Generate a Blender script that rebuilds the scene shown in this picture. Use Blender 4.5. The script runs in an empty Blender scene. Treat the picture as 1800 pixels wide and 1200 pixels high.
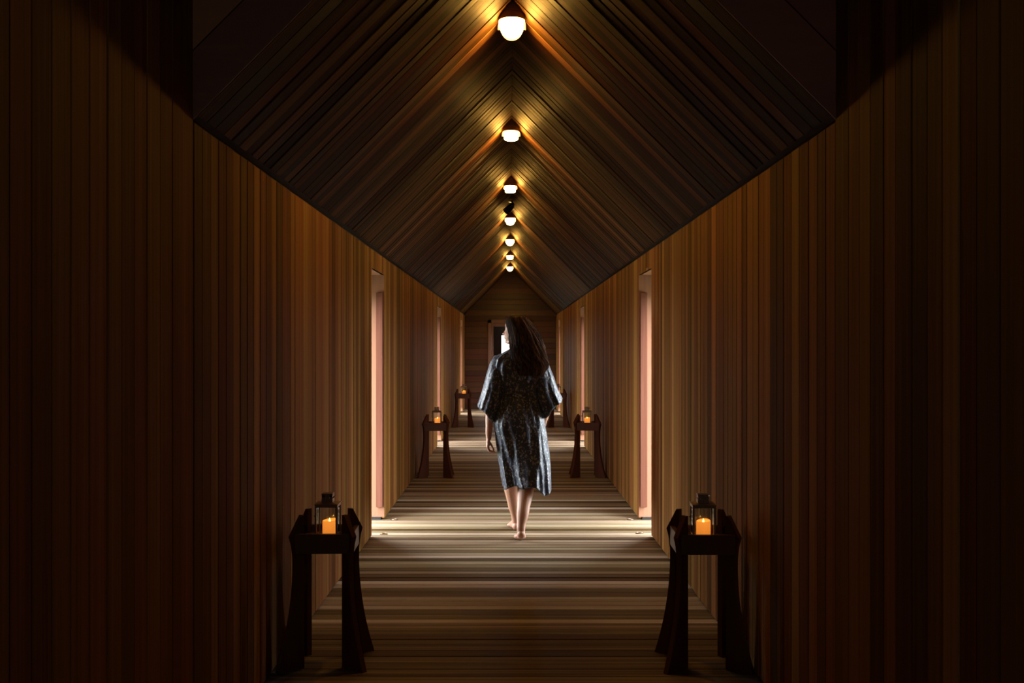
import bpy, bmesh, math, random
from mathutils import Vector, Matrix
random.seed(7)
PI = math.pi
scene = bpy.context.scene
COL = scene.collection

# ------------------------------------------------------------------ camera, daylight, exposure
cam_data = bpy.data.cameras.new('camera')
cam = bpy.data.objects.new('camera', cam_data); COL.objects.link(cam)
cam.location = (-0.015, 0.0, 1.41); cam.rotation_euler = (PI / 2, 0, 0)
cam_data.sensor_width = 36.0; cam_data.lens = 36.0
cam_data.shift_x = 4.0 / 1800; cam_data.shift_y = 10.0 / 1800
cam_data.clip_start = 0.05; cam_data.clip_end = 400
scene.camera = cam

DAY = 23.0            # brightness of the daylight outside the door openings
LAMP = 195.0          # radiance of the ridge lamps' glass
CANDLE = 1.0
world = bpy.data.worlds.new('daylight'); scene.world = world; world.use_nodes = True
bg = world.node_tree.nodes['Background']
bg.inputs[0].default_value = (0.88, 0.95, 1.0, 1); bg.inputs[1].default_value = DAY
scene.view_settings.view_transform = 'Standard'; scene.view_settings.look = 'None'
scene.view_settings.gamma = 1.0; scene.view_settings.use_curve_mapping = False
scene.view_settings.exposure = 0.0
scene.cycles.max_bounces = 10; scene.cycles.diffuse_bounces = 5; scene.cycles.glossy_bounces = 4
scene.cycles.sample_clamp_indirect = 6.0; scene.cycles.caustics_refractive = False

# ------------------------------------------------------------------ sizes of the corridor
W = 1.04             # half width
WT = 2.151           # height at which wall meets ceiling
Y0 = 3.32            # near edge of the pitched ceiling
YE = 23.3            # end wall
TH = 0.36            # thickness of the side walls
HI = 4.3             # height of the tall space at the near end
OPEN = [(7.62, 8.38), (14.52, 15.30), (21.42, 22.22)]
OH = 2.0             # height of the door openings

# ------------------------------------------------------------------ materials
def mat(name):
    m = bpy.data.materials.new(name); m.use_nodes = True
    nt = m.node_tree; b = nt.nodes['Principled BSDF']
    return m, nt, b
def node(nt, t, **kw):
    n = nt.nodes.new(t)
    for k, v in kw.items():
        if k.startswith('i_'): n.inputs[k[2:]].default_value = v
        else: setattr(n, k, v)
    return n
def simple(name, col, rough=0.5, metal=0.0, **kw):
    m, nt, b = mat(name)
    b.inputs['Roughness'].default_value = rough; b.inputs['Metallic'].default_value = metal
    tc = node(nt, 'ShaderNodeTexCoord'); nz = node(nt, 'ShaderNodeTexNoise'); nz.inputs['Scale'].default_value = 30
    nt.links.new(tc.outputs['Object'], nz.inputs['Vector'])
    mx = node(nt, 'ShaderNodeMixRGB'); mx.inputs[1].default_value = tuple(c * .8 for c in col) + (1,)
    mx.inputs[2].default_value = tuple(min(1, c * 1.15) for c in col) + (1,)
    nt.links.new(nz.outputs[0], mx.inputs[0]); nt.links.new(mx.outputs[0], b.inputs['Base Color'])
    for k, v in kw.items(): b.inputs[k].default_value = v
    return m
def wood(name, stops, scale, rough=(.35, .55), grain=0.25, bump=.15, spec=.5, use_bid=True, dirt=None):
    """board wood: every board has a tone of its own ('bid'), grain is stretched along the boards"""
    m, nt, b = mat(name); L = nt.links.new
    tc = node(nt, 'ShaderNodeTexCoord'); at = node(nt, 'ShaderNodeAttribute', attribute_name='bid')
    off = node(nt, 'ShaderNodeVectorMath', operation='SCALE'); off.inputs[3].default_value = 37.0
    L(at.outputs['Vector'], off.inputs[0])
    ad = node(nt, 'ShaderNodeVectorMath', operation='ADD'); L(tc.outputs['Object'], ad.inputs[0]); L(off.outputs[0], ad.inputs[1])
    mp = node(nt, 'ShaderNodeMapping'); mp.inputs['Scale'].default_value = scale; L(ad.outputs[0], mp.inputs[0])
    n1 = node(nt, 'ShaderNodeTexNoise', i_Scale=1.0, i_Detail=6.0, i_Roughness=.6); L(mp.outputs[0], n1.inputs['Vector'])
    mp2 = node(nt, 'ShaderNodeMapping'); mp2.inputs['Scale'].default_value = tuple(s * (.35 if s > 5 else .6) for s in scale); L(ad.outputs[0], mp2.inputs[0])
    n2 = node(nt, 'ShaderNodeTexNoise', i_Scale=1.0, i_Detail=3.0); L(mp2.outputs[0], n2.inputs['Vector'])
    # tone = bid*.5 + (n1-.5)*grain + (n2-.5)*grain + .25
    s1 = node(nt, 'ShaderNodeMath', operation='MULTIPLY_ADD'); L(n1.outputs[0], s1.inputs[0]); s1.inputs[1].default_value = grain * 2; s1.inputs[2].default_value = -grain
    s2 = node(nt, 'ShaderNodeMath', operation='MULTIPLY_ADD'); L(n2.outputs[0], s2.inputs[0]); s2.inputs[1].default_value = grain * 2.4; L(s1.outputs[0], s2.inputs[2])
    s3 = node(nt, 'ShaderNodeMath', operation='SUBTRACT'); L(s2.outputs[0], s3.inputs[0]); s3.inputs[1].default_value = grain * 1.2
    sep = node(nt, 'ShaderNodeSeparateXYZ'); L(at.outputs['Vector'], sep.inputs[0])
    s4 = node(nt, 'ShaderNodeMath', operation='ADD'); L(s3.outputs[0], s4.inputs[0])
    if use_bid: L(sep.outputs[0], s4.inputs[1])
    else: s4.inputs[1].default_value = .5
    cr = node(nt, 'ShaderNodeValToRGB'); L(s4.outputs[0], cr.inputs[0])
    els = cr.color_ramp.elements
    els[0].position = stops[0][0]; els[0].color = stops[0][1] + (1,)
    els[1].position = stops[-1][0]; els[1].color = stops[-1][1] + (1,)
    for p, c in stops[1:-1]:
        e = els.new(p); e.color = c + (1,)
    # some boards lean greenish grey, some red
    hs = node(nt, 'ShaderNodeHueSaturation'); L(cr.outputs[0], hs.inputs['Color'])
    hm = node(nt, 'ShaderNodeMapRange'); L(sep.outputs[1], hm.inputs[0]); hm.inputs['To Min'].default_value = .494; hm.inputs['To Max'].default_value = .524
    L(hm.outputs[0], hs.inputs['Hue'])
    L(hs.outputs[0], b.inputs['Base Color'])
    rr = node(nt, 'ShaderNodeMapRange'); L(n1.outputs[0], rr.inputs[0]); rr.inputs['To Min'].default_value = rough[0]; rr.inputs['To Max'].default_value = rough[1]
    L(rr.outputs[0], b.inputs['Roughness']); b.inputs['Specular IOR Level'].default_value = spec
    bp = node(nt, 'ShaderNodeBump'); bp.inputs['Strength'].default_value = bump; bp.inputs['Distance'].default_value = .004
    L(n1.outputs[0], bp.inputs['Height']); L(bp.outputs[0], b.inputs['Normal'])
    return m
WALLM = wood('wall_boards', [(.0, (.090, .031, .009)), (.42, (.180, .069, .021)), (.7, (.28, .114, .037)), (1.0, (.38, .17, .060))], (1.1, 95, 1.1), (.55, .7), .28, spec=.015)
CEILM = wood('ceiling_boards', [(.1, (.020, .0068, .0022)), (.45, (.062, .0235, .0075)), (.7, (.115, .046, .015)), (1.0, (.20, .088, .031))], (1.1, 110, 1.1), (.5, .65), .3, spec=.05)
FLOORM = wood('deck_boards', [(.0, (.045, .023, .011)), (.45, (.145, .087, .049)), (.7, (.30, .218, .152)), (1.0, (.53, .44, .355))], (.8, 120, 30), (.5, .7), .34, bump=.3, spec=.04)
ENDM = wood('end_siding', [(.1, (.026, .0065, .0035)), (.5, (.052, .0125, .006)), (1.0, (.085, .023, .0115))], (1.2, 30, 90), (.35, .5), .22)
GABM = wood('gable_boards', [(.1, (.22, .062, .026)), (.5, (.36, .105, .042)), (1.0, (.46, .145, .06))], (6, 6, 40), (.45, .6), .2)
JAMBM = wood('raw_jamb_wood', [(.1, (.22, .110, .062)), (.5, (.29, .152, .088)), (1.0, (.36, .205, .125))], (60, 60, 1.5), (.5, .7), .2, spec=.03, use_bid=False)
JBOARDM = wood('red_jamb_board', [(.1, (.10, .040, .023)), (.5, (.155, .064, .038)), (1.0, (.23, .105, .066))], (60, 60, 1.8), (.5, .7), .3, spec=.03, use_bid=False)
STANDM = wood('dark_stained_wood', [(.1, (.055, .019, .009)), (.5, (.095, .033, .016)), (1.0, (.15, .056, .028))], (50, 50, 2.0), (.3, .45), .25, use_bid=False)
SHADOWM = simple('shadow_backing', (.03, .014, .008), .8)
TRIMM = wood('door_trim_wood', [(.1, (.10, .045, .022)), (.5, (.17, .08, .04)), (1.0, (.24, .12, .06))], (50, 50, 2), (.4, .55), .2, use_bid=False)
METALM = simple('dark_bronze', (.30, .21, .14), .34, 1.0)
CHROMEM = simple('bright_metal', (.6, .58, .54), .18, 1.0)
BLACKM = simple('black_paint', (.012, .012, .012), .45)
HOUSEM = simple('lamp_housing_paint', (.16, .085, .04), .5)
GROUNDM = simple('pale_ground', (.10, .12, .08), .9)
def glass_mat(name, rough=0.02):
    m, nt, b = mat(name)
    out = nt.nodes['Material Output']; nt.nodes.remove(b)
    tr = node(nt, 'ShaderNodeBsdfTransparent'); gl = node(nt, 'ShaderNodeBsdfGlossy'); gl.inputs['Roughness'].default_value = rough
    tr.inputs[0].default_value = (.93, .95, .94, 1)
    fr = node(nt, 'ShaderNodeFresnel'); fr.inputs[0].default_value = 1.5; mx = node(nt, 'ShaderNodeMixShader')
    nt.links.new(fr.outputs[0], mx.inputs[0]); nt.links.new(tr.outputs[0], mx.inputs[1]); nt.links.new(gl.outputs[0], mx.inputs[2])
    nt.links.new(mx.outputs[0], out.inputs[0]); return m
GLASSM = glass_mat('clear_glass')
def emis(name, col, s, base=(.8, .8, .8)):
    m, nt, b = mat(name); b.inputs['Base Color'].default_value = base + (1,)
    b.inputs['Emission Color'].default_value = col + (1,); b.inputs['Emission Strength'].default_value = s
    b.inputs['Roughness'].default_value = .3; return m
BULBM = emis('lit_frosted_glass', (1.0, .50, .085), LAMP)
def bulb_throw():    # emission set weaker on the side wall than the underside, to dim the ceiling nearby
    nt = BULBM.node_tree; b = nt.nodes['Principled BSDF']; L = nt.links.new
    g = node(nt, 'ShaderNodeNewGeometry'); sp = node(nt, 'ShaderNodeSeparateXYZ'); L(g.outputs['Normal'], sp.inputs[0])
    mr = node(nt, 'ShaderNodeMapRange'); L(sp.outputs[2], mr.inputs[0]); mr.inputs['From Min'].default_value = -.9; mr.inputs['From Max'].default_value = .1
    mr.inputs['To Min'].default_value = LAMP; mr.inputs['To Max'].default_value = LAMP * .34
    L(mr.outputs[0], b.inputs['Emission Strength'])
bulb_throw()
def candle_mat():
    m, nt, b = mat('lit_wax'); L = nt.links.new
    tc = node(nt, 'ShaderNodeTexCoord'); sp = node(nt, 'ShaderNodeSeparateXYZ'); L(tc.outputs['Object'], sp.inputs[0])
    mr = node(nt, 'ShaderNodeMapRange'); L(sp.outputs[2], mr.inputs[0]); mr.inputs['From Max'].default_value = .085
    mr.inputs['To Min'].default_value = .8; mr.inputs['To Max'].default_value = 1.15
    b.inputs['Base Color'].default_value = (.85, .62, .36, 1); b.inputs['Emission Color'].default_value = (1.0, .28, .03, 1)
    ml = node(nt, 'ShaderNodeMath', operation='MULTIPLY'); L(mr.outputs[0], ml.inputs[0]); ml.inputs[1].default_value = CANDLE
    L(ml.outputs[0], b.inputs['Emission Strength']); b.inputs['Roughness'].default_value = .5
    return m
WAXM = candle_mat()
FLAMEM = emis('flame', (1.0, .55, .10), 14.0)

# ------------------------------------------------------------------ mesh helpers
def link(name, bm, m, parent=None, smooth=False):
    me = bpy.data.meshes.new(name); bmesh.ops.recalc_face_normals(bm, faces=bm.faces); bm.to_mesh(me); bm.free()
    if m: me.materials.append(m)
    if smooth:
        for p in me.polygons: p.use_smooth = True
    o = bpy.data.objects.new(name, me); COL.objects.link(o)
    if parent: o.parent = parent
    return o
def empty(name, loc=(0, 0, 0), rz=0.0):
    o = bpy.data.objects.new(name, None); COL.objects.link(o); o.location = loc; o.rotation_euler = (0, 0, rz); o.empty_display_size = .1
    return o
def tag(o, label, cat, group=None):
    o['label'] = label; o['category'] = cat
    if group: o['group'] = group
    return o
def struct(o): o['kind'] = 'structure'; return o
def box(bm, a, b, bevel=0.0):
    (x0, y0, z0), (x1, y1, z1) = a, b
    v = [bm.verts.new(p) for p in [(x0, y0, z0), (x1, y0, z0), (x1, y1, z0), (x0, y1, z0), (x0, y0, z1), (x1, y0, z1), (x1, y1, z1), (x0, y1, z1)]]
    fs = [bm.faces.new([v[i] for i in q]) for q in [(3, 2, 1, 0), (4, 5, 6, 7), (0, 1, 5, 4), (1, 2, 6, 5), (2, 3, 7, 6), (3, 0, 4, 7)]]
    if bevel: bmesh.ops.bevel(bm, geom=list({e for f in fs for e in f.edges}), offset=bevel, segments=2, affect='EDGES')
def loft(bm, rings, cap0=True, cap1=True, closed=True):
    vs = [[bm.verts.new(p) for p in r] for r in rings]; n = len(vs[0])
    for a, b in zip(vs, vs[1:]):
        for i in range(n if closed else n - 1):
            j = (i + 1) % n; bm.faces.new((a[i], a[j], b[j], b[i]))
    if cap0: bm.faces.new(vs[0][::-1])
    if cap1: bm.faces.new(vs[-1])
    return vs
def circ(c, r, n=24, ax='z', ry=None):
    ry = ry or r; out = []
    for i in range(n):
        t = 2 * PI * i / n; u, v = r * math.cos(t), ry * math.sin(t)
        out.append({'z': (c[0] + u, c[1] + v, c[2]), 'y': (c[0] + u, c[1], c[2] + v), 'x': (c[0], c[1] + u, c[2] + v)}[ax])
    return out
def lathe(bm, prof, c=(0, 0, 0), n=28):
    loft(bm, [circ((c[0], c[1], c[2] + z), r, n) for r, z in prof])
def tube(bm, pts, rad, n=8, cap=True):
    """tube along points; rad is a number or a list"""
    P = [Vector(p) for p in pts]; rings = []; nrm = None
    for i, p in enumerate(P):
        d = (P[min(i + 1, len(P) - 1)] - P[max(i - 1, 0)]).normalized()
        if nrm is None: nrm = d.orthogonal().normalized()
        nrm = (nrm - d * nrm.dot(d)).normalized(); bn = d.cross(nrm); r = rad[i] if isinstance(rad, (list, tuple)) else rad
        rings.append([p + nrm * r * math.cos(2 * PI * k / n) + bn * r * math.sin(2 * PI * k / n) for k in range(n)])
    loft(bm, rings, cap, cap)
def boards(bm, lay, s0, s1, h, l0, l1, width=.1, gap=.0022, bev=.003, depth=.02, jit=.012, off=.0012, rnd=None, l1f=None, l0f=None):
    """lay(s, h, l) -> xyz. Boards side by side along s, running along l, face at height h; each board keeps its own tone"""
    R = rnd or random; lay_bid = bm.faces.layers.float_vector.get('bid') or bm.faces.layers.float_vector.new('bid')
    s = s0
    while s < s1 - 1e-4:
        e = min(s + width + R.uniform(-jit, jit), s1)
        if s1 - e < width * .35: e = s1
        a, b = s + gap / 2, e - gap / 2; t = R.uniform(-off, off); t1, t2 = h + t + R.uniform(-off, off), h + t + R.uniform(-off, off)
        prof = [(a, h - depth), (a, t1 - bev), (a + bev, t1), (b - bev, t2), (b, t2 - bev), (b, h - depth)]
        rings = []
        for k in (0, 1):
            ring = []
            for (sv, hv) in prof:
                lv = (l0f(sv) if l0f else l0) if k == 0 else (l1f(sv) if l1f else l1)
                ring.append(lay(sv, hv, lv))
            rings.append(ring)
        v = [[bm.verts.new(p) for p in r] for r in rings]
        bid = Vector((min(1, max(0, R.gauss(.48, .2))), R.random(), R.random()))
        fs = [bm.faces.new((v[0][i], v[0][i + 1], v[1][i + 1], v[1][i])) for i in range(5)] + [bm.faces.new(v[0][::-1]), bm.faces.new(v[1])]
        for f in fs: f[lay_bid] = bid
        s = e

# ------------------------------------------------------------------ floor
bm = bmesh.new()
boards(bm, lambda s, h, l: (l, s, h), -2.0, YE + .02, 0.0, -1.46, 1.46, width=.095, gap=.004, bev=.003, depth=.03, jit=.006, off=.0008)
struct(link('floor', bm, FLOORM))
bm = bmesh.new(); box(bm, (-1.46, -2.0, -.12), (1.46, YE + .1, -.031)); struct(link('floor_bearers', bm, SHADOWM))
# ------------------------------------------------------------------ walls
def wall(side, name):
    R = random.Random(11 + side)
    bm = bmesh.new(); lay = lambda s, h, l: (side * (W - h), s, l)
    segs = [(-2.0, Y0, .014, HI), (Y0, OPEN[0][0], .014, WT - .012)]
    for i, (a, b) in enumerate(OPEN):
        segs.append((a, b, OH, WT - .012))
        segs.append((b, OPEN[i + 1][0] if i + 1 < len(OPEN) else YE, .014, WT - .012))
    for a, b, z0, z1 in segs: boards(bm, lay, a, b, 0.0, z0, z1, rnd=R)
    o = struct(link(name, bm, WALLM))
    bm = bmesh.new(); x0, x1 = sorted((side * (W + .0205), side * (W + TH)))
    box(bm, (x0, -2.05, 0), (x1, Y0, HI))
    prev = Y0
    for a, b in OPEN:
        box(bm, (x0, prev, 0), (x1, a - .02, WT + .1)); box(bm, (x0, a - .02, OH + .02), (x1, b + .02, WT + .1)); prev = b + .02
    box(bm, (x0, prev, 0), (x1, YE + .12, WT + .1))
    link('wall_core', bm, SHADOWM, o)
wall(-1, 'wall_left'); wall(1, 'wall_right')
# ------------------------------------------------------------------ door openings: linings with the raised reddish board
n = 0
for side in (-1, 1):
    for a, b in OPEN:
        n += 1
        X = lambda u: side * (W + u)
        def bx(bm, u0, u1, y0, y1, z0, z1, bev=.0):
            x0, x1 = sorted((X(u0), X(u1))); box(bm, (x0, y0, z0), (x1, y1, z1), bev)
        bm = bmesh.new()
        bx(bm, .002, TH, a - .02, a, .022, OH + .02); bx(bm, 0.002, TH, b, b + .02, .022, OH + .02); bx(bm, 0.002, TH, a, b, OH, OH + .02)
        o = struct(link('trim_%d' % n, bm, JAMBM))
        bm = bmesh.new(); bx(bm, .012, .066, b - .032, b + .001, .105, 1.855, .002); link('jamb_board', bm, JBOARDM, o)
        bm = bmesh.new(); bx(bm, .03, .10, b - .01, b + .02, 0, .022); bx(bm, .03, .10, a - .02, a + .01, 0, .022); link('jamb_gap_shade', bm, BLACKM, o)  # black blocks put in for the shade in the gap under the lining
# ------------------------------------------------------------------ pitched ceiling
RZ = WT + W; S2 = math.sqrt(.5)
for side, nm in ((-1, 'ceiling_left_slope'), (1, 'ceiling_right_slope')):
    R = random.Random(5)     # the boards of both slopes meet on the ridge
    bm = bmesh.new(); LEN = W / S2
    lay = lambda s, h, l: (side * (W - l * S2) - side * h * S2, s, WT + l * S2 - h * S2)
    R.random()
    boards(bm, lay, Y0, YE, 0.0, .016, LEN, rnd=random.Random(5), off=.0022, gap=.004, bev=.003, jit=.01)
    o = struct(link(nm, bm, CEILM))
    bm = bmesh.new()
    q = [lay(0, -.021, -.5), lay(0, -.021, LEN + .021), lay(0, -.08, LEN + .08), lay(0, -.08, -.5)]
    loft(bm, [[(p[0], Y0, p[2]) for p in q], [(p[0], YE + .1, p[2]) for p in q]]); link('ceiling_backing', bm, SHADOWM, o)
# ------------------------------------------------------------------ gable above the near edge of the ceiling, tall near space
bm = bmesh.new(); lb = bm.faces.layers.float_vector.new('bid'); k = 0; z = 0.0
while WT + z < HI:
    for side in (-1, 1):
        g = .006; zz0, zz1 = (z + g / 2 if z else -.004), z + .218 - g / 2; t = random.uniform(0, .003)
        A = [(side * W, WT + zz0), (0, RZ + zz0), (0, RZ + zz1), (side * W, WT + zz1)]
        r0 = [bm.verts.new((p[0], Y0 - .007 - t, p[1])) for p in A]; r1 = [bm.verts.new((p[0], Y0 - .002, p[1])) for p in A]
        bid = Vector((random.random(), random.random(), 0)); fs = [bm.faces.new(r0), bm.faces.new(r1[::-1])]
        fs += [bm.faces.new((r0[i], r0[(i + 1) % 4], r1[(i + 1) % 4], r1[i])) for i in range(4)]
        for f in fs: f[lb] = bid
    z += .218
g = struct(link('wall_gable', bm, GABM))
bm = bmesh.new()
for side in (-1, 1):
    A = [(side * (W + .1), WT - .05 ), (0, RZ + .01), (0, 5.5), (side * (W + .1), 5.5)]
    A[0] = (side * (W + .1), WT - .09)
    loft(bm, [[(p[0], Y0 + .001, p[1]) for p in A], [(p[0], Y0 + .03, p[1] ) for p in A]])
link('gable_backing', bm, SHADOWM, g)
bm = bmesh.new(); box(bm, (-1.2, -2.1, HI), (1.2, Y0 + .03, HI + .06)); struct(link('ceiling_near_space', bm, GABM))
# behind the viewer: an invented, unseen window slit, added to brighten the gable and tall space
bm = bmesh.new()
for a, b, z0, z1 in ((-W, -.07, 0, HI), (.07, W, 0, HI), (-.07, .07, 0, 2.0), (-.07, .07, 2.7, HI)): boards(bm, lambda s, h, l: (s, -2.0 + h, l), a, b, 0, z0, z1)
o = struct(link('wall_behind', bm, WALLM))
bm = bmesh.new()
for a, b, z0, z1 in ((-1.2, -.07, 0, HI), (.07, 1.2, 0, HI), (-.07, .07, 0, 2.0), (-.07, .07, 2.7, HI)): box(bm, (a, -2.1, z0), (b, -2.021, z1))
link('wall_core', bm, SHADOWM, o)
# ------------------------------------------------------------------ end wall with horizontal siding and the end door
bm = bmesh.new(); DW, DH = .43, 1.95
def endlay(s, h, l): return (l, YE - h, s)
hw = lambda z: W if z < WT else max(.001, W - (z - WT))
lb = bm.faces.layers.float_vector.new('bid'); z = 0.0; R = random.Random(3)
while z < RZ - .02:
    z1 = min(z + .125, RZ); spans = [(-hw(z), -.505), (.505, hw(z))] if z1 <= 2.035 else [(-hw(z), hw(z))]
    for (a, b) in spans:
        # lapped siding: lower edge stands proud
        sh = hw(z1 - .004) / hw(z) if len(spans) == 1 else 1
        P = [[(x, YE, z + .002), (x, YE - .024, z + .002), (x, YE - .026, z + .008), (x * sh, YE - .010, z1 - .002), (x * sh, YE, z1 - .002)] for x in (a, b)]
        v = [[bm.verts.new(p) for p in r] for r in P]; bid = Vector((R.random(), R.random(), 0))
        fs = [bm.faces.new((v[0][i], v[0][(i + 1) % 5], v[1][(i + 1) % 5], v[1][i])) for i in range(5)] + [bm.faces.new(v[0][::-1]), bm.faces.new(v[1])]
        for f in fs: f[lb] = bid
    z = z1
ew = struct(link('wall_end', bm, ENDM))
bm = bmesh.new()
for side in (-1, 1):
    x0, x1 = sorted((side * .45, side * 1.2)); box(bm, (x0, YE + .001, 0), (x1, YE + .12, WT))
box(bm, (-.45, YE + .001, DH), (.45, YE + .12, WT)); A = [(-1.1, WT), (1.1, WT), (0, RZ + .09)]
loft(bm, [[(x, YE + .001, zz) for x, zz in A], [(x, YE + .12, zz) for x, zz in A]]); link('wall_core', bm, SHADOWM, ew)
bm = bmesh.new(); box(bm, (-.72, YE - .045, 2.475), (.72, YE - .02, 2.52), .004); struct(link('trim_7', bm, ENDM))
bm = bmesh.new()
for side in (-1, 1):
    x0, x1 = sorted((side * .43, side * .51)); box(bm, (x0, YE - .05, 0), (x1, YE + .12, 2.035), .004)
box(bm, (-.51, YE - .05, 1.955), (.51, YE + .12, 2.035), .004)
d = struct(link('door_1', bm, TRIMM)); d['label'] = 'glazed end door in a brown timber frame'
bm = bmesh.new()
for side in (-1, 1):
    x0, x1 = sorted((side * .385, side * .428)); box(bm, (x0, YE - .01, .01), (x1, YE + .035, 1.95), .004)
box(bm, (-.385, YE - .01, 1.88), (.385, YE + .035, 1.95), .004); box(bm, (-.385, YE - .01, .01), (.385, YE + .035, .16), .004)
link('door_leaf', bm, TRIMM, d)
bm = bmesh.new(); box(bm, (-.385, YE + .01, .16), (.385, YE + .016, 1.88)); link('glass_pane', bm, GLASSM, d)
bm = bmesh.new(); box(bm, (.30, YE - .05, .98), (.36, YE - .03, 1.0), .003); box(bm, (.35, YE - .03, .985), (.36, YE - .01, .995)); link('handle', bm, METALM, d)
# lobby beyond the end door
bm = bmesh.new(); YL = 26.0
box(bm, (-1.2, YE + .12, 0), (-1.1, YL, 2.4)); box(bm, (1.1, YE + .12, 0), (1.2, YL, 2.4)); box(bm, (-1.2, YE + .12, 2.4), (1.2, YL + .1, 2.5))
box(bm, (-1.2, YL, 0), (-.42, YL + .1, 2.4)); box(bm, (.06, YL, 0), (1.2, YL + .1, 2.4)); box(bm, (-.42, YL, 1.70), (.42, YL + .1, 2.4))
struct(link('wall_lobby', bm, TRIMM))
bm = bmesh.new(); box(bm, (-.4196, YL - .03, 0), (-.218, YL + .02, 1.70), .003); struct(link('door_2', bm, TRIMM))
bm = bmesh.new(); box(bm, (-1.24, YE + .1, -.1), (1.24, YL + .2, -.002)); struct(link('floor_lobby', bm, FLOORM))
# ground outside
bm = bmesh.new(); box(bm, (-60, -30, -.5), (60, 90, -.35)); struct(link('ground', bm, GROUNDM))
# sampling portals for the sky in each opening (they emit nothing themselves)
def portal(loc, rot, sx, sy):
    l = bpy.data.lights.new('daylight_portal', 'AREA'); l.shape = 'RECTANGLE'; l.size = sx; l.size_y = sy; l.cycles.is_portal = True
    o = bpy.data.objects.new('daylight_portal', l); COL.objects.link(o); o.location = loc; o.rotation_euler = rot
for a, b in OPEN:
    for side in (-1, 1): portal((side * (W + TH + .01), (a + b) / 2, OH / 2), (0, side * PI / 2, 0), OH, b - a)
portal((0, -2.11, 2.35), (PI / 2, 0, 0), .14, .7)
portal((0, YL + .12, .85), (-PI / 2, 0, 0), .84, 1.7)

# ------------------------------------------------------------------ recursive copies
def copy_tree(o, parent=None):
    c = o.copy(); COL.objects.link(c); c.parent = parent
    for ch in list(o.children): copy_tree(ch, c)
    return c

# ------------------------------------------------------------------ ridge lamps
def make_lamp(flat):
    t = empty('ceiling_lamp')
    bm = bmesh.new()   # three-cornered block that fills the ridge
    P = [(-.004, -.004), (-.034, -.030), (-.052, -.055), (.052, -.055), (.034, -.030), (.004, -.004)]
    loft(bm, [[(x, -.055, z) for x, z in P], [(x, .055, z) for x, z in P]])
    link('ridge_block', bm, HOUSEM, t)
    bm = bmesh.new()
    P = [(0, -.003), (-.05, -.053), (-.074, -.085), (-.074, -.112), (.074, -.112), (.074, -.085), (.05, -.053)]
    loft(bm, [[(x, .069, z) for x, z in P], [(x, .080, z) for x, z in P]])
    P = [(.056 * math.cos(a), -.112 + (.058 if not flat else .042) * math.sin(a) * (1 if not flat else 1)) for a in [-PI * k / 14 for k in range(15)]]  # half-disc hidden behind the dome, added to keep light off the ceiling beyond
    loft(bm, [[(x, .069, z) for x, z in P], [(x, .079, z) for x, z in P]]); link('back_plate_and_baffle', bm, HOUSEM, t)
    bm = bmesh.new()
    lathe(bm, [(.062, -.05), (.066, -.056), (.066, -.084), (.070, -.088)] if not flat else [(.060, -.05), (.064, -.056), (.064, -.088), (.066, -.092)], n=32)
    link('bezel', bm, HOUSEM, t, True)
    bm = bmesh.new()
    prof = ([(.067, -.0885), (.068, -.100), (.066, -.126), (.059, -.131), (.055, -.145), (.046, -.160), (.030, -.172), (.012, -.177)] if not flat
            else [(.062, -.0925), (.064, -.100), (.062, -.124), (.056, -.129), (.054, -.150), (.046, -.156), (.02, -.157)])
    lathe(bm, prof, n=32); link('glass_dome', bm, BULBM, t, True)
    return t
round_l = make_lamp(False); flat_l = make_lamp(True)
names = ['nearest ridge lamp, round frosted dome, largest at the top of the corridor', 'second ridge lamp from the front, flat-bottomed glass',
         'third ridge lamp from the front, flat-bottomed glass, just before the black spotlight', 'round-domed ridge lamp directly behind the black spotlight',
         'round-domed ridge lamp third from the far end of the row', 'small flat-bottomed ridge lamp, second from the far end',
         'farthest ridge lamp, small round dome nearest the end wall']
used = {False: False, True: False}
for i, y in enumerate([5.31, 8.03, 10.74, 13.45, 16.16, 18.9, 21.6]):
    fl = i in (1, 2, 5); src = flat_l if fl else round_l
    o = src if not used[fl] else copy_tree(src); used[fl] = True
    o.location = (-.004 if i in (0, 1) else (-.012 if i > 3 else -.008), y, RZ - .002); tag(o, names[i], 'lamp', 'lamps along the ceiling ridge')
# ------------------------------------------------------------------ black spotlight under the ridge
t = empty('spotlight', (-.02, 12.3, 3.075)); tag(t, 'black swivel spotlight hanging under the ceiling ridge', 'spotlight')
d = Vector((-.55, -.35, -.6)).normalized(); u = d.orthogonal().normalized(); v = d.cross(u)
def dring(c, r, n=24): return [c + u * r * math.cos(2 * PI * i / n) + v * r * math.sin(2 * PI * i / n) for i in range(n)]
bm = bmesh.new(); loft(bm, [dring(d * a, r) for a, r in [(-.07, .015), (-.06, .030), (-.03, .037), (.03, .040), (.055, .044), (.06, .044), (.06, .038), (.05, .037)]])
link('lamp_head', bm, BLACKM, t, True)
bm = bmesh.new(); loft(bm, [dring(d * .047, .036), dring(d * .05, .034)]); link('lens', bm, GLASSM, t)
bm = bmesh.new(); tube(bm, [(-.02, .05, .0), (.03, .055, .03), (.055, .02, .055), (.055, -.02, .05), (.03, -.055, .03), (-.02, -.05, 0)], .006, 8); link('yoke', bm, BLACKM, t)
bm = bmesh.new(); tube(bm, [(.05, 0, .05), (.03, 0, .085)], .011, 12); box(bm, (-.005, -.03, .075), (.045, .03, .092), .002); link('ceiling_mount', bm, BLACKM, t)

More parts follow.
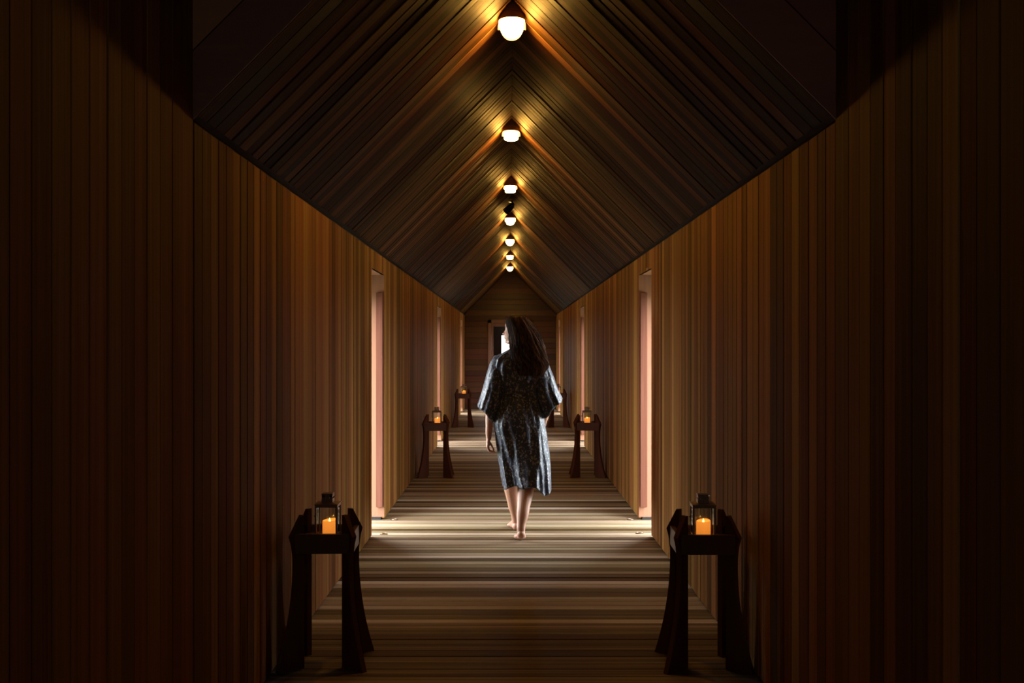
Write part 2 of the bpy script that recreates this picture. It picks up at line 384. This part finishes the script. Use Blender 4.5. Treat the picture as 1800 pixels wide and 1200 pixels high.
# ------------------------------------------------------------------ lantern stands
def make_stand():
    t = empty('lantern_stand')
    prof = []   # outline of a leg board in (outward, up)
    for k in range(15):
        s = k / 14; z = .0 + .45 * s; prof.append((.128 - .083 * (1 - (1 - s) ** 1.9), z))
    prof += [(.046, .49), (.052, .54), (.064, .580), (.012, .672), (0, .672)]
    inner = [(0, .672), (0, 0)]
    out = prof + [(0, 0)]
    for ax in (-1, 1):
        for ay in (-1, 1):
            a = math.atan2(ay * .62, ax * .78); dr = Vector((math.cos(a), math.sin(a), 0)); nr = Vector((-dr.y, dr.x, 0)); c = Vector((ax * .090, ay * .088, 0))
            bm = bmesh.new(); r0 = [c + dr * o - nr * .013 + Vector((0, 0, z)) for o, z in out]; r1 = [c + dr * o + nr * .013 + Vector((0, 0, z)) for o, z in out]
            loft(bm, [r0, r1]); bmesh.ops.bevel(bm, geom=[e for e in bm.edges if e.calc_face_angle(0) > .6], offset=.0015, segments=1, affect='EDGES')
            link('leg', bm, STANDM, t)
    for k, (a, b) in enumerate([((-.118, -.134, .508), (.118, -.112, .594)), ((-.118, .112, .508), (.118, .134, .594)), ((-.134, -.104, .508), (-.112, .104, .594)), ((.112, -.104, .508), (.134, .104, .594))]):
        bm = bmesh.new(); box(bm, a, b, .0015); link('apron', bm, STANDM, t)
    bm = bmesh.new(); box(bm, (-.1118, -.1118, .545), (.1118, .1118, .562), .001); link('tray_board', bm, STANDM, t)
    return t
def make_lantern():
    t = empty('lantern'); s = .050
    bm = bmesh.new(); box(bm, (-s - .003, -s - .003, 0), (s + .003, s + .003, .008), .0015); link('base', bm, METALM, t)
    bm = bmesh.new()
    for ax in (-1, 1):
        for ay in (-1, 1):
            x0, x1 = sorted((ax * s, ax * (s - .008))); y0, y1 = sorted((ay * s, ay * (s - .008))); box(bm, (x0, y0, .008), (x1, y1, .148))
        for z0, z1 in ((.008, .018), (.138, .149)):
            x0, x1 = sorted((ax * s, ax * (s - .006))); box(bm, (x0, -s, z0), (x1, s, z1)); box(bm, (-s, x0, z0), (s, x1, z1))
    link('frame', bm, METALM, t)
    bm = bmesh.new()
    for ax in (-1, 1):
        x0, x1 = sorted((ax * (s - .003), ax * (s - .005))); box(bm, (x0, -s + .008, .018), (x1, s - .008, .138)); box(bm, (-s + .008, x0, .018), (s - .008, x1, .138))
    link('glass_panes', bm, GLASSM, t)
    bm = bmesh.new()
    sq = lambda h, z: [(-h, -h, z), (h, -h, z), (h, h, z), (-h, h, z)]
    loft(bm, [sq(.0525, .149), sq(.0525, .152), sq(.026, .157), sq(.024, .157)]); link('roof', bm, METALM, t)
    bm = bmesh.new()
    for ax in (-1, 1):
        for ay in (-1, 1):
            x0, x1 = sorted((ax * .0235, ax * .013)); y0, y1 = sorted((ay * .0235, ay * .013)); box(bm, (x0, y0, .157), (x1, y1, .192))
    box(bm, (-.0235, -.0235, .180), (.0235, .0235, .191)); box(bm, (-.025, -.025, .190), (.025, .025, .196), .001); box(bm, (-.0245, -.0245, .156), (.0245, .0245, .172)); box(bm, (-.008, -.008, .163), (.008, .008, .19))
    link('chimney', bm, METALM, t)
    bm = bmesh.new(); box(bm, (-.0015, -.0265, .160), (.0015, -.0235, .168)); box(bm, (-.0015, -.0265, .181), (.0015, -.0235, .192)); link('glint_strip', bm, CHROMEM, t)  # bright metal slivers put in for the vertical glints on the chimney
    bm = bmesh.new(); pts = [(.0225 + .012 * math.sin(a), .024 * math.cos(a), .176 + .010 * math.sin(a) ) for a in [PI * k / 12 for k in range(13)]]
    tube(bm, pts, .0018, 8); link('handle', bm, CHROMEM, t)
    bm = bmesh.new(); box(bm, (-s - .007, -.006, .09), (-s + .001, .006, .102), .001); tube(bm, [(-s - .006, 0, .094), (-s - .012, 0, .092)], .003, 8); link('latch', bm, METALM, t)
    return t
def make_candle():
    t = empty('pillar_candle'); bm = bmesh.new(); rings = []; n = 32; r = .0315
    def wob(i, base): return base + .0035 * math.sin(2 * PI * i / n + .9) + .0012 * math.sin(4 * PI * i / n)
    for rr, z, top in [(r - .002, 0, 0), (r, .003, 0), (r, .035, 0), (r, .066, 1), (r - .0015, .0685, 1), (r - .004, .0675, 1), (r - .009, .060, 0), (.012, .057, 0), (.003, .057, 0)]:
        rings.append([(rr * math.cos(2 * PI * i / n), rr * math.sin(2 * PI * i / n), wob(i, z) if top else z) for i in range(n)])
    loft(bm, rings); link('wax', bm, WAXM, t, True)
    bm = bmesh.new(); lathe(bm, [(.0012, .056), (.0034, .059), (.0040, .063), (.0028, .069), (.0012, .074), (.0003, .077)], n=14); o = link('flame', bm, FLAMEM, t, True); o['label'] = 'small bright yellow flame tip'
    return t
S0, L0, C0 = make_stand(), make_lantern(), make_candle()
pos = [(-.838, 4.60, 'left', 'near'), (.850, 4.58, 'right', 'near'), (-.820, 11.17, 'left', 'middle'), (.833, 11.20, 'right', 'middle'), (-.842, 18.1, 'left', 'far'), (.848, 18.1, 'right', 'far')]
sl = {'near': 'large dark wooden lantern stand with flared legs nearest the viewer against the %s wall', 'middle': 'mid-distance dark wooden lantern stand with flared legs by the %s wall', 'far': 'smallest, farthest brown wooden lantern stand by the %s wall'}
ll = {'near': 'bronze glass lantern on the nearest stand by the %s wall', 'middle': 'small glass lantern on the mid-distance stand by the %s wall', 'far': 'tiny glass lantern on the farthest stand by the %s wall'}
cl = {'near': 'glowing orange pillar candle in the nearest lantern by the %s wall', 'middle': 'glowing orange candle in the mid-distance lantern by the %s wall', 'far': 'tiny glowing candle in the farthest lantern by the %s wall'}
for i, (x, y, sd, wh) in enumerate(pos):
    s, l, c = (S0, L0, C0) if i == 0 else (copy_tree(S0), copy_tree(L0), copy_tree(C0))
    s.location = (x, y, 0); s.rotation_euler.z = 0.03 if sd == 'left' else -.02
    l.location = (x + (.010 if sd == 'left' else -.006), y - .02, .5625); l.rotation_euler.z = 0 if sd == 'left' else -.04
    c.location = (x + (.018 if sd == 'left' else -.003), y - .022, .571); c.rotation_euler.z = 0 if sd == 'left' else .3
    tag(s, sl[wh] % sd, 'stand', 'lantern stands along the corridor'); tag(l, ll[wh] % sd, 'lantern', 'lanterns on the stands'); tag(c, cl[wh] % sd, 'candle', 'candles inside the lanterns')
# ------------------------------------------------------------------ little ring pulls let into the floor at the nearest openings
bp = [(-.955, 8.35, 'left', 'far'), (-.965, 7.72, 'left', 'near'), (.973, 8.36, 'right', 'far'), (.967, 7.75, 'right', 'near')]
rp = None
for x, y, sd, wh in bp:
    if rp is None:
        bm = bmesh.new(); ring = [(.022 * math.cos(a), .016 * math.sin(a), .006) for a in [2 * PI * k / 16 for k in range(17)]]
        tube(bm, ring, .003, 6, False); box(bm, (-.03, -.006, 0.001), (.03, .006, .005), .001); rp = o = link('floor_pull', bm, METALM)
    else: o = rp.copy(); COL.objects.link(o)
    o.location = (x, y, 0); tag(o, 'small metal floor pull at the first %s opening, by its %s jamb' % (sd, wh), 'floor pull', 'metal pulls in the floor')

# ================================================================== the woman
woman = empty('person', (0.06, 7.55, 0)); tag(woman, 'barefoot woman in a dark patterned robe walking away, long dark hair', 'person')
OW = Vector((.06, 7.55, 0))
SKINM, nt, b = mat('skin'); b.inputs['Base Color'].default_value = (.50, .26, .17, 1); b.inputs['Roughness'].default_value = .45
b.inputs['Subsurface Weight'].default_value = .12; b.inputs['Subsurface Radius'].default_value = (.02, .008, .004); b.inputs['Subsurface Scale'].default_value = .5
def caps(bm, pts, rad, n=16):
    """limb: rounded tube through the points with a radius at each"""
    P = [Vector(p) for p in pts]; Q, Rr = [], []
    for i in range(len(P) - 1):
        m = 6
        for k in range(m):
            s = k / m; p0 = P[max(i - 1, 0)]; p1, p2 = P[i], P[i + 1]; p3 = P[min(i + 2, len(P) - 1)]
            q = .5 * ((2 * p1) + (p2 - p0) * s + (2 * p0 - 5 * p1 + 4 * p2 - p3) * s * s + (-p0 + 3 * p1 - 3 * p2 + p3) * s ** 3)
            Q.append(q); Rr.append(rad[i] + (rad[i + 1] - rad[i]) * (s * s * (3 - 2 * s)))
    Q.append(P[-1]); Rr.append(rad[-1])
    d0 = (Q[1] - Q[0]).normalized(); d1 = (Q[-1] - Q[-2]).normalized()
    st = [(Q[0] - d0 * Rr[0] * math.sin(a), Rr[0] * math.cos(a)) for a in (1.45, 1.05, .6, .3)]
    en = [(Q[-1] + d1 * Rr[-1] * math.sin(a), Rr[-1] * math.cos(a)) for a in (.3, .6, 1.05, 1.45)]
    tube(bm, [p for p, _ in st] + Q + [p for p, _ in en], [r for _, r in st] + Rr + [r for _, r in en], n)
def ell(bm, c, r, M=None):
    mt = Matrix.Translation(Vector(c)) @ (M or Matrix.Identity(4)) @ Matrix.Diagonal((r[0], r[1], r[2], 1))
    bmesh.ops.create_icosphere(bm, subdivisions=3, radius=1.0, matrix=mt)
bm = bmesh.new()
TY = 7.66
# trunk, narrower than the robe
ell(bm, (.062, TY, 1.20), (.140, .080, .15)); ell(bm, (.062, TY, 1.06), (.105, .075, .14)); ell(bm, (.060, TY, .90), (.145, .095, .13)); ell(bm, (.055, TY - .005, 1.30), (.155, .060, .055))
# right leg (nearer, trailing, heel lifting)
caps(bm, [(.120, TY, .88), (.118, TY - .02, .68), (.108, 7.615, .475), (.100, 7.555, .36), (.082, 7.47, .22), (.068, 7.425, .115), (.067, 7.415, .075)], [.088, .080, .056, .062, .047, .032, .030])
caps(bm, [(.067, 7.402, .058), (.068, 7.44, .050), (.064, 7.49, .030), (.062, 7.525, .024)], [.029, .031, .030, .024])
ell(bm, (.060, 7.50, .025), (.044, .040, .025))
for k, dx in enumerate((.034, .016, .0, -.014, -.027)): caps(bm, [(.060 - dx * .9, 7.515, .018), (.060 - dx, 7.555 - abs(k - 0) * .006, .012)], [.0135 - k * .0012, .0115 - k * .001], 10)
# left leg (farther, planted ahead, toes turned out)
caps(bm, [(.000, TY, .88), (-.004, TY + .07, .68), (-.006, 7.80, .475), (-.002, 7.80, .36), (.014, 7.84, .22), (.028, 7.885, .115), (.030, 7.895, .070)], [.088, .080, .056, .062, .047, .032, .030])
caps(bm, [(.033, 7.885, .032), (.026, 7.94, .040), (.012, 8.00, .028), (.002, 8.055, .020)], [.030, .031, .030, .020])
ell(bm, (.008, 8.02, .022), (.042, .036, .022))
for k, dx in enumerate((.022, .008, -.005, -.018, -.030)): caps(bm, [(.004 + dx, 8.04, .016), (-.002 + dx, 8.09 - k * .007, .011)], [.0125 - k * .001, .0105 - k * .001], 10)
# left arm, hanging
caps(bm, [(-.090, TY, 1.285), (-.125, TY + .005, 1.18), (-.150, TY + .01, 1.04), (-.162, TY - .01, .92), (-.170, TY - .02, .80), (-.172, TY - .025, .735)], [.046, .040, .035, .034, .026, .0215])
# palm and fingers: thumb side away from the viewer, fingers curling towards the thigh
HX, HY = -.176, TY - .027
ell(bm, (HX, HY, .700), (.016, .032, .040)); ell(bm, (HX - .002, HY, .680), (.014, .036, .022))
for k, (dy, ln) in enumerate([(-.031, .80), (-.011, .95), (.010, 1.0), (.031, .93)]):
    a = Vector((HX - .004, HY + dy, .672)); c1 = a + Vector((.012, dy * .10, -.032)) * ln; c2 = c1 + Vector((.022, 0, -.014)) * ln; c3 = c2 + Vector((.020, 0, -.002)) * ln
    caps(bm, [a, c1, c2, c3], [.0092, .0086, .0078, .0066], 10)
caps(bm, [(HX + .004, HY + .022, .705), (HX + .020, HY + .040, .682), (HX + .032, HY + .038, .660), (HX + .040, HY + .032, .645)], [.012, .0105, .0092, .0078], 10)
# right arm, swinging forward, mostly behind the robe
caps(bm, [(.215, TY, 1.285), (.245, TY - .01, 1.18), (.265, TY + .01, 1.03), (.252, TY + .06, .92), (.236, TY + .12, .83), (.228, TY + .15, .775)], [.046, .040, .035, .034, .027, .0215])
RX, RY = .222, TY + .165
ell(bm, (RX, RY, .735), (.016, .034, .040))
for k, (dy, ln) in enumerate([(-.028, .80), (-.009, .95), (.010, 1.0), (.029, .93)]):
    a = Vector((RX, RY + dy + .01, .708)); c1 = a + Vector((-.006, .012, -.034)) * ln; c2 = c1 + Vector((-.018, .006, -.022)) * ln; c3 = c2 + Vector((-.020, 0, -.006)) * ln
    caps(bm, [a, c1, c2, c3], [.0092, .0086, .0078, .0066], 10)
caps(bm, [(RX - .006, RY + .026, .745), (RX - .018, RY + .046, .72), (RX - .028, RY + .048, .695)], [.012, .0105, .0085], 10)
# neck and head (turned to the left)
HC = Vector((.041, 7.652, 1.553)); FD = Vector((-.95, .31, 0)).normalized(); RD = Vector((-FD.y, FD.x, 0)); UD = Vector((0, 0, 1))
def H(f, r, u): return HC + FD * f + RD * r + UD * u
HM = Matrix((FD, RD, UD)).transposed().to_4x4()
caps(bm, [(.062, TY + .0, 1.29), (.066, TY - .0, 1.37), H(-.018, 0, -.075)], [.058, .050, .052])
ell(bm, H(-.012, 0, .012), (.094, .073, .086), HM); ell(bm, H(.040, 0, -.030), (.052, .060, .075), HM)
ell(bm, H(.052, 0, -.070), (.045, .044, .045), HM); ell(bm, H(.077, 0, -.103), (.020, .022, .017), HM)
ell(bm, H(.066, 0, .018), (.026, .048, .034), HM); ell(bm, H(.078, 0, .000), (.012, .036, .010), HM)
caps(bm, [H(.084, 0, -.008), H(.094, 0, -.028), H(.107, 0, -.043)], [.008, .009, .0105], 10)
for s in (-1, 1):
    ell(bm, H(.092, s * .011, -.047), (.010, .008, .007), HM); ell(bm, H(.062, s * .036, -.036), (.020, .018, .018), HM)
    ell(bm, H(-.008, s * .073, -.022), (.016, .007, .030), HM); caps(bm, [H(-.012, s * .058, -.09), H(.03, s * .050, -.10), H(.064, s * .018, -.108)], [.020, .016, .014], 10)
ell(bm, H(.094, 0, -.066), (.012, .021, .0065), HM); ell(bm, H(.091, 0, -.078), (.012, .018, .007), HM)
for v_ in bm.verts: v_.co -= OW
body = link('body', bm, SKINM, woman, True)
rm = body.modifiers.new('join', 'REMESH'); rm.mode = 'VOXEL'; rm.voxel_size = .0042; rm.use_smooth_shade = True
sm = body.modifiers.new('smooth', 'SMOOTH'); sm.factor = .5; sm.iterations = 4
for s in (-1, 1):
    bm = bmesh.new(); ell(bm, H(.070, s * .029, -.012) - OW, (.012, .012, .0105)); e = link('eye', bm, simple('eye_white', (.42, .38, .35), .3), woman, True)
    bm = bmesh.new(); ell(bm, H(.0775, s * .030, -.012) - OW, (.0054, .0058, .0058)); link('iris', bm, simple('brown_iris', (.03, .016, .01), .25), e, True)
    bm = bmesh.new(); caps(bm, [H(.086, s * .012, .008) - OW, H(.089, s * .026, .012) - OW, H(.078, s * .044, .008) - OW], [.002, .0028, .0015], 8); link('eyebrow', bm, simple('brow_hair', (.02, .012, .008), .6), woman)

# ------------------------------------------------------------------ robe
def interp(tab, z):
    if z >= tab[0][0]: return tab[0][1:]
    for a, b in zip(tab, tab[1:]):
        if z >= b[0]:
            s = (z - b[0]) / (a[0] - b[0]); s = s * s * (3 - 2 * s) * .5 + s * .5
            return tuple(q + (p - q) * s for p, q in zip(a[1:], b[1:]))
    return tab[-1][1:]
ROBEM, nt, b = mat('robe_silk'); L = nt.links.new
tc = node(nt, 'ShaderNodeTexCoord'); nz = node(nt, 'ShaderNodeTexNoise', i_Scale=45.0, i_Detail=2.0); L(tc.outputs['Object'], nz.inputs['Vector'])
mixv = node(nt, 'ShaderNodeMixRGB', blend_type='ADD'); mixv.inputs[0].default_value = .035; L(tc.outputs['Object'], mixv.inputs[1]); L(nz.outputs['Color'], mixv.inputs[2])
mpp = node(nt, 'ShaderNodeMapping'); mpp.inputs['Rotation'].default_value = (0, .5, 0); mpp.inputs['Scale'].default_value = (62, 62, 40); L(mixv.outputs[0], mpp.inputs[0])
vo = node(nt, 'ShaderNodeTexVoronoi'); vo.inputs['Scale'].default_value = 1.0; L(mpp.outputs[0], vo.inputs['Vector'])
cr = node(nt, 'ShaderNodeValToRGB'); L(vo.outputs['Distance'], cr.inputs[0]); cr.color_ramp.elements[0].position = .26; cr.color_ramp.elements[0].color = (1, 1, 1, 1); cr.color_ramp.elements[1].position = .46; cr.color_ramp.elements[1].color = (0, 0, 0, 1)
n3 = node(nt, 'ShaderNodeTexNoise', i_Scale=28.0, i_Detail=2.0); L(tc.outputs['Object'], n3.inputs['Vector'])
c3 = node(nt, 'ShaderNodeValToRGB'); L(n3.outputs[0], c3.inputs[0]); c3.color_ramp.elements[0].position = .36; c3.color_ramp.elements[1].position = .48
ml = node(nt, 'ShaderNodeMath', operation='MULTIPLY'); L(cr.outputs[0], ml.inputs[0]); L(c3.outputs[0], ml.inputs[1])
mc = node(nt, 'ShaderNodeMixRGB'); L(ml.outputs[0], mc.inputs[0]); mc.inputs[1].default_value = (.022, .031, .054, 1); mc.inputs[2].default_value = (.25, .245, .25, 1)
L(mc.outputs[0], b.inputs['Base Color']); b.inputs['Roughness'].default_value = .42; b.inputs['Specular IOR Level'].default_value = .5
b.inputs['Sheen Weight'].default_value = .12; b.inputs['Sheen Roughness'].default_value = .4; b.inputs['Sheen Tint'].default_value = (.7, .8, 1, 1)
nb = node(nt, 'ShaderNodeTexNoise', i_Scale=22.0, i_Detail=4.0); mb = node(nt, 'ShaderNodeMapping'); mb.inputs['Scale'].default_value = (1, 1, .35); L(tc.outputs['Object'], mb.inputs[0]); L(mb.outputs[0], nb.inputs['Vector'])
bp_ = node(nt, 'ShaderNodeBump'); bp_.inputs['Strength'].default_value = .8; bp_.inputs['Distance'].default_value = .02; L(nb.outputs[0], bp_.inputs['Height']); L(bp_.outputs[0], b.inputs['Normal'])
# (z, left x, right x, near y, far y)
RT = [(1.425, .012, .112, 7.615, 7.70), (1.40, -.012, .135, 7.60, 7.715), (1.375, -.055, .175, 7.59, 7.72), (1.350, -.105, .225, 7.58, 7.725), (1.32, -.138, .250, 7.565, 7.735), (1.27, -.148, .252, 7.555, 7.745),
      (1.20, -.128, .232, 7.555, 7.755), (1.12, -.098, .212, 7.565, 7.76), (1.06, -.076, .200, 7.575, 7.755), (1.00, -.092, .212, 7.555, 7.77), (.92, -.120, .234, 7.535, 7.79), (.84, -.134, .250, 7.53, 7.80),
      (.72, -.122, .268, 7.53, 7.83), (.60, -.106, .282, 7.52, 7.86), (.48, -.086, .290, 7.50, 7.90), (.38, -.070, .292, 7.475, 7.93), (.30, -.062, .296, 7.46, 7.95)]
def fold(th, z):
    """outward push of the cloth, th = 0 right, -pi/2 towards the viewer"""
    low = max(0, min(1, (1.0 - z) / .6)); g = 0.0
    g += low * (.013 * math.sin(5 * th + 1.3 + z * 2.2) + .010 * math.sin(9 * th + .4 - z * 5) + .007 * math.sin(17 * th + 2 + 6 * z))
    w = math.exp(-((z - 1.02) / .10) ** 2); g += w * (.004 * math.sin(23 * th + z * 10) + .004 * math.sin(14 * th - 8 * z))
    up = max(0, min(1, (z - 1.08) / .15)); g += up * (.007 * math.sin(7 * th + 4 * z) + .005 * math.sin(15 * th - 14 * z))
    # a long diagonal crease on the left hip and another on the right
    dth = th + 2.35 + (z - .85) * 1.5; g += .016 * math.exp(-(dth / .13) ** 2) * low
    dth = th + .80 - (z - .85) * 1.1; g += .020 * math.exp(-(dth / .12) ** 2) * low
    dth = th + 1.35 + (z - .55) * .9; g -= .012 * math.exp(-(dth / .20) ** 2) * low
    return g
def robe_pt(th, z):
    xl, xr, yn, yf = interp(RT, z); cx, cy, a, b_ = (xl + xr) / 2, (yn + yf) / 2, (xr - xl) / 2, (yf - yn) / 2
    c, s = math.cos(th), math.sin(th); e = .82
    f = fold(th, z); keep = 1 - .75 * abs(c) ** 3
    return Vector((cx + (a * math.copysign(abs(c) ** e, c)) + f * c * keep, cy + (b_ * math.copysign(abs(s) ** e, s)) + f * s, z))
bm = bmesh.new(); N = 220; NZ = 90; rings = []
for k in range(NZ + 1):
    s = k / NZ; ring = []
    for i in range(N):
        th = 2 * PI * i / N - PI
        hem = .372 + .010 * math.sin(3 * th + .5) + .008 * math.sin(8 * th) - .050 * math.exp(-((th + .72) / .30) ** 2) - .02 * math.exp(-((th + .35) / .3) ** 2) + .012 * math.exp(-((th + 1.9) / .18) ** 2)
        z = 1.425 + (hem - 1.425) * s; ring.append(robe_pt(th, z) - OW)
    rings.append(ring)
loft(bm, rings, False, False); robe = link('robe', bm, ROBEM, woman, True)
so = robe.modifiers.new('thick', 'SOLIDIFY'); so.thickness = .003; so.offset = -1
# sleeves: each ring by its outer and inner corner (x, z) and half depth
def sleeve(R, sgn):
    bm = bmesh.new(); rings = []; n = 64; M = 36
    for k in range(M + 1):
        t = k / M * (len(R) - 1); i = min(int(t), len(R) - 2); s = t - i
        (ax, az, bx_, bz, d) = [R[i][q] + (R[i + 1][q] - R[i][q]) * s for q in range(5)]
        cx, cz = (ax + bx_) / 2, (az + bz) / 2; ux, uz = (ax - bx_) / 2, (az - bz) / 2; ring = []; tt = k / M
        for j in range(n):
            a = 2 * PI * j / n; c, si = math.cos(a), math.sin(a); cc = math.copysign(abs(c) ** .85, c)
            f = tt * (.007 * math.sin(5 * a + 3 * tt + sgn) + .005 * math.sin(9 * a + 5 * tt) + .004 * math.sin(13 * a - 4 * tt))
            p = Vector((cx + ux * cc, TY + .0 + (d + f) * si + .010 * tt, cz + uz * cc)); p.z += tt ** 4 * .007 * math.sin(4 * a + 1)
            ring.append(p - OW)
        rings.append(ring)
    loft(bm, rings, True, False); o = link('sleeve', bm, ROBEM, robe, True); m = o.modifiers.new('thick', 'SOLIDIFY'); m.thickness = .003; m.offset = -1
X_ = lambda px: (px - 896) / 236 - .015
Z_ = lambda py: 1.41 - (py - 610) / 236
def rg(x1, y1, x2, y2, d): return (X_(x1), Z_(y1), X_(x2), Z_(y2), d)
sleeve([rg(882, 623, 897, 660, .050), rg(868.5, 625, 890, 672, .072), rg(861, 637, 886, 685, .085), rg(854.5, 658, 882, 700, .088), rg(848, 684, 877, 722, .092), rg(838.8, 713, 869.5, 743, .096)], 0.0)
sleeve([rg(943, 622, 925, 658, .050), rg(956, 626, 934, 668, .070), rg(965, 640, 938, 682, .085), rg(972, 657, 941, 700, .090), rg(980, 680, 946, 720, .094), rg(989.5, 702, 956, 737, .098)], 2.0)
# sash
bm = bmesh.new(); rings = []
for z, o_ in [(1.068, .002), (1.066, .006), (1.056, .0065), (1.046, .006), (1.043, .002)]:
    rings.append([robe_pt(2 * PI * i / N - PI, z) + Vector((math.cos(2 * PI * i / N - PI), math.sin(2 * PI * i / N - PI), 0)) * o_ - OW for i in range(N)])
loft(bm, rings, False, False); link('sash', bm, ROBEM, robe, True)
# collar band round the neck
bm = bmesh.new(); rings = []
for z, o_ in [(1.415, -.004), (1.432, -.001), (1.434, .004), (1.42, .008), (1.40, .006)]:
    rings.append([robe_pt(2 * PI * i / N - PI, min(z, 1.425)) + Vector((math.cos(2 * PI * i / N - PI), math.sin(2 * PI * i / N - PI), 0)) * o_ + Vector((0, 0, max(0, z - 1.425))) - OW for i in range(N)])
loft(bm, rings, False, False); link('collar', bm, ROBEM, robe, True)

# ------------------------------------------------------------------ hair
HAIRM, nt, b = mat('dark_brown_hair'); L = nt.links.new
tc = node(nt, 'ShaderNodeTexCoord'); mp_ = node(nt, 'ShaderNodeMapping'); mp_.inputs['Scale'].default_value = (90, 90, 7); L(tc.outputs['Object'], mp_.inputs[0])
nz = node(nt, 'ShaderNodeTexNoise', i_Scale=1.0, i_Detail=4.0); L(mp_.outputs[0], nz.inputs['Vector'])
at = node(nt, 'ShaderNodeAttribute', attribute_name='bid'); ad = node(nt, 'ShaderNodeMath', operation='ADD'); sp = node(nt, 'ShaderNodeSeparateXYZ'); L(at.outputs['Vector'], sp.inputs[0]); L(nz.outputs[0], ad.inputs[0]); L(sp.outputs[0], ad.inputs[1])
cr = node(nt, 'ShaderNodeValToRGB'); L(ad.outputs[0], cr.inputs[0]); cr.color_ramp.elements[0].position = .4; cr.color_ramp.elements[0].color = (.012, .007, .005, 1); cr.color_ramp.elements[1].position = 1.3; cr.color_ramp.elements[1].color = (.17, .085, .042, 1)
cr.color_ramp.elements[1].position = 1.0; L(cr.outputs[0], b.inputs['Base Color']); b.inputs['Roughness'].default_value = .55; b.inputs['Specular IOR Level'].default_value = .15
HT = [(1.658, .000, .060, 7.620, 7.680), (1.648, -.026, .100, 7.590, 7.710), (1.625, -.041, .124, 7.568, 7.730), (1.58, -.036, .154, 7.552, 7.735), (1.54, -.022, .178, 7.545, 7.73), (1.50, -.013, .200, 7.540, 7.715), (1.45, -.008, .216, 7.538, 7.70),
      (1.40, -.004, .230, 7.535, 7.66), (1.34, .006, .240, 7.532, 7.625), (1.30, .016, .258, 7.530, 7.61), (1.26, .024, .248, 7.530, 7.595), (1.22, .040, .225, 7.533, 7.585), (1.185, .075, .185, 7.538, 7.570)]
def hair_pt(th, z, o=0.0):
    xl, xr, yn, yf = interp(HT, z); cx, cy, a, b_ = (xl + xr) / 2, (yn + yf) / 2, (xr - xl) / 2, (yf - yn) / 2; c, s = math.cos(th), math.sin(th)
    return Vector((cx + (a + o) * math.copysign(abs(c) ** .9, c), cy + (b_ + o) * math.copysign(abs(s) ** .9, s), z))
R = random.Random(21)
bm = bmesh.new(); lb = bm.faces.layers.float_vector.new('bid'); rings = []; n = 120
for k in range(70):
    z = 1.656 - (1.656 - 1.20) * (k / 69) ** 1.15; low = max(0, (1.50 - z) / .3)
    rings.append([hair_pt(2 * PI * i / n, z, -.006 + low * (.005 * math.sin(9 * 2 * PI * i / n + z * 22) + .004 * math.sin(17 * 2 * PI * i / n - z * 31))) - OW for i in range(n)])
loft(bm, rings)
for k in range(150):      # wavy locks, each a bundle of strands
    th = R.uniform(-PI, .35) if R.random() < .85 else R.uniform(-PI, PI)
    zt = R.uniform(1.60, 1.652) if R.random() < .65 else R.uniform(1.45, 1.6); right = (math.cos(th) + 1) / 2
    zb = R.uniform(1.17, 1.26) if right > .3 else R.uniform(1.22, 1.36)
    ph, fr, am = R.uniform(0, 6.28), R.uniform(28, 42), R.uniform(.08, .22) * (.5 + .9 * right); drift = R.uniform(-.20, .12); oo = R.uniform(-.002, .007); tone = R.uniform(-.22, .22) + .36 * right ** 2  # tone rises to the right: the brown sheen there is coloured in
    for q in range(11):
        d1, d2, d3, d4 = R.gauss(0, .055), R.gauss(0, .25), R.gauss(0, .0022), R.gauss(0, .012); pts, rads = [], []; m = 30
        for j in range(m):
            s = j / (m - 1); z = zt + (zb + d4 - zt) * s; low = max(0, min(1, (1.57 - z) / .22)); tip = 1 - .75 * s ** 3
            t2 = th + d1 * tip + drift * s + am * low * math.sin(fr * (zt - z) + ph + d2)
            p = hair_pt(t2, max(z, 1.19), oo + d3 + low * .015 * math.cos(fr * (zt - z) + ph + d2)); p.z = z; pts.append(p - OW); rads.append(.0020 * (1 - .75 * s ** 2) * (.35 + .65 * min(1, s * 5)))
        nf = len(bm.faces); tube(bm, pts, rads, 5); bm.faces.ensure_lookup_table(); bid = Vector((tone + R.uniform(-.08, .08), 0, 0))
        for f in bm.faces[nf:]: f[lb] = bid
# loose flyaway locks at the right edge
for k in range(46):
    th = R.uniform(-.7, .3); zt = R.uniform(1.42, 1.62); zb = zt - R.uniform(.10, .26); ph = R.uniform(0, 6); pts = []
    for j in range(14):
        s = j / 13; z = zt + (zb - zt) * s; p = hair_pt(th, max(z, 1.19), .004 + .012 * math.sin(PI * s) + .006 * math.sin(18 * s + ph) * s); p.z = z; pts.append(p - OW)
    tube(bm, pts, .0011, 4)
link('hair', bm, HAIRM, woman, True)
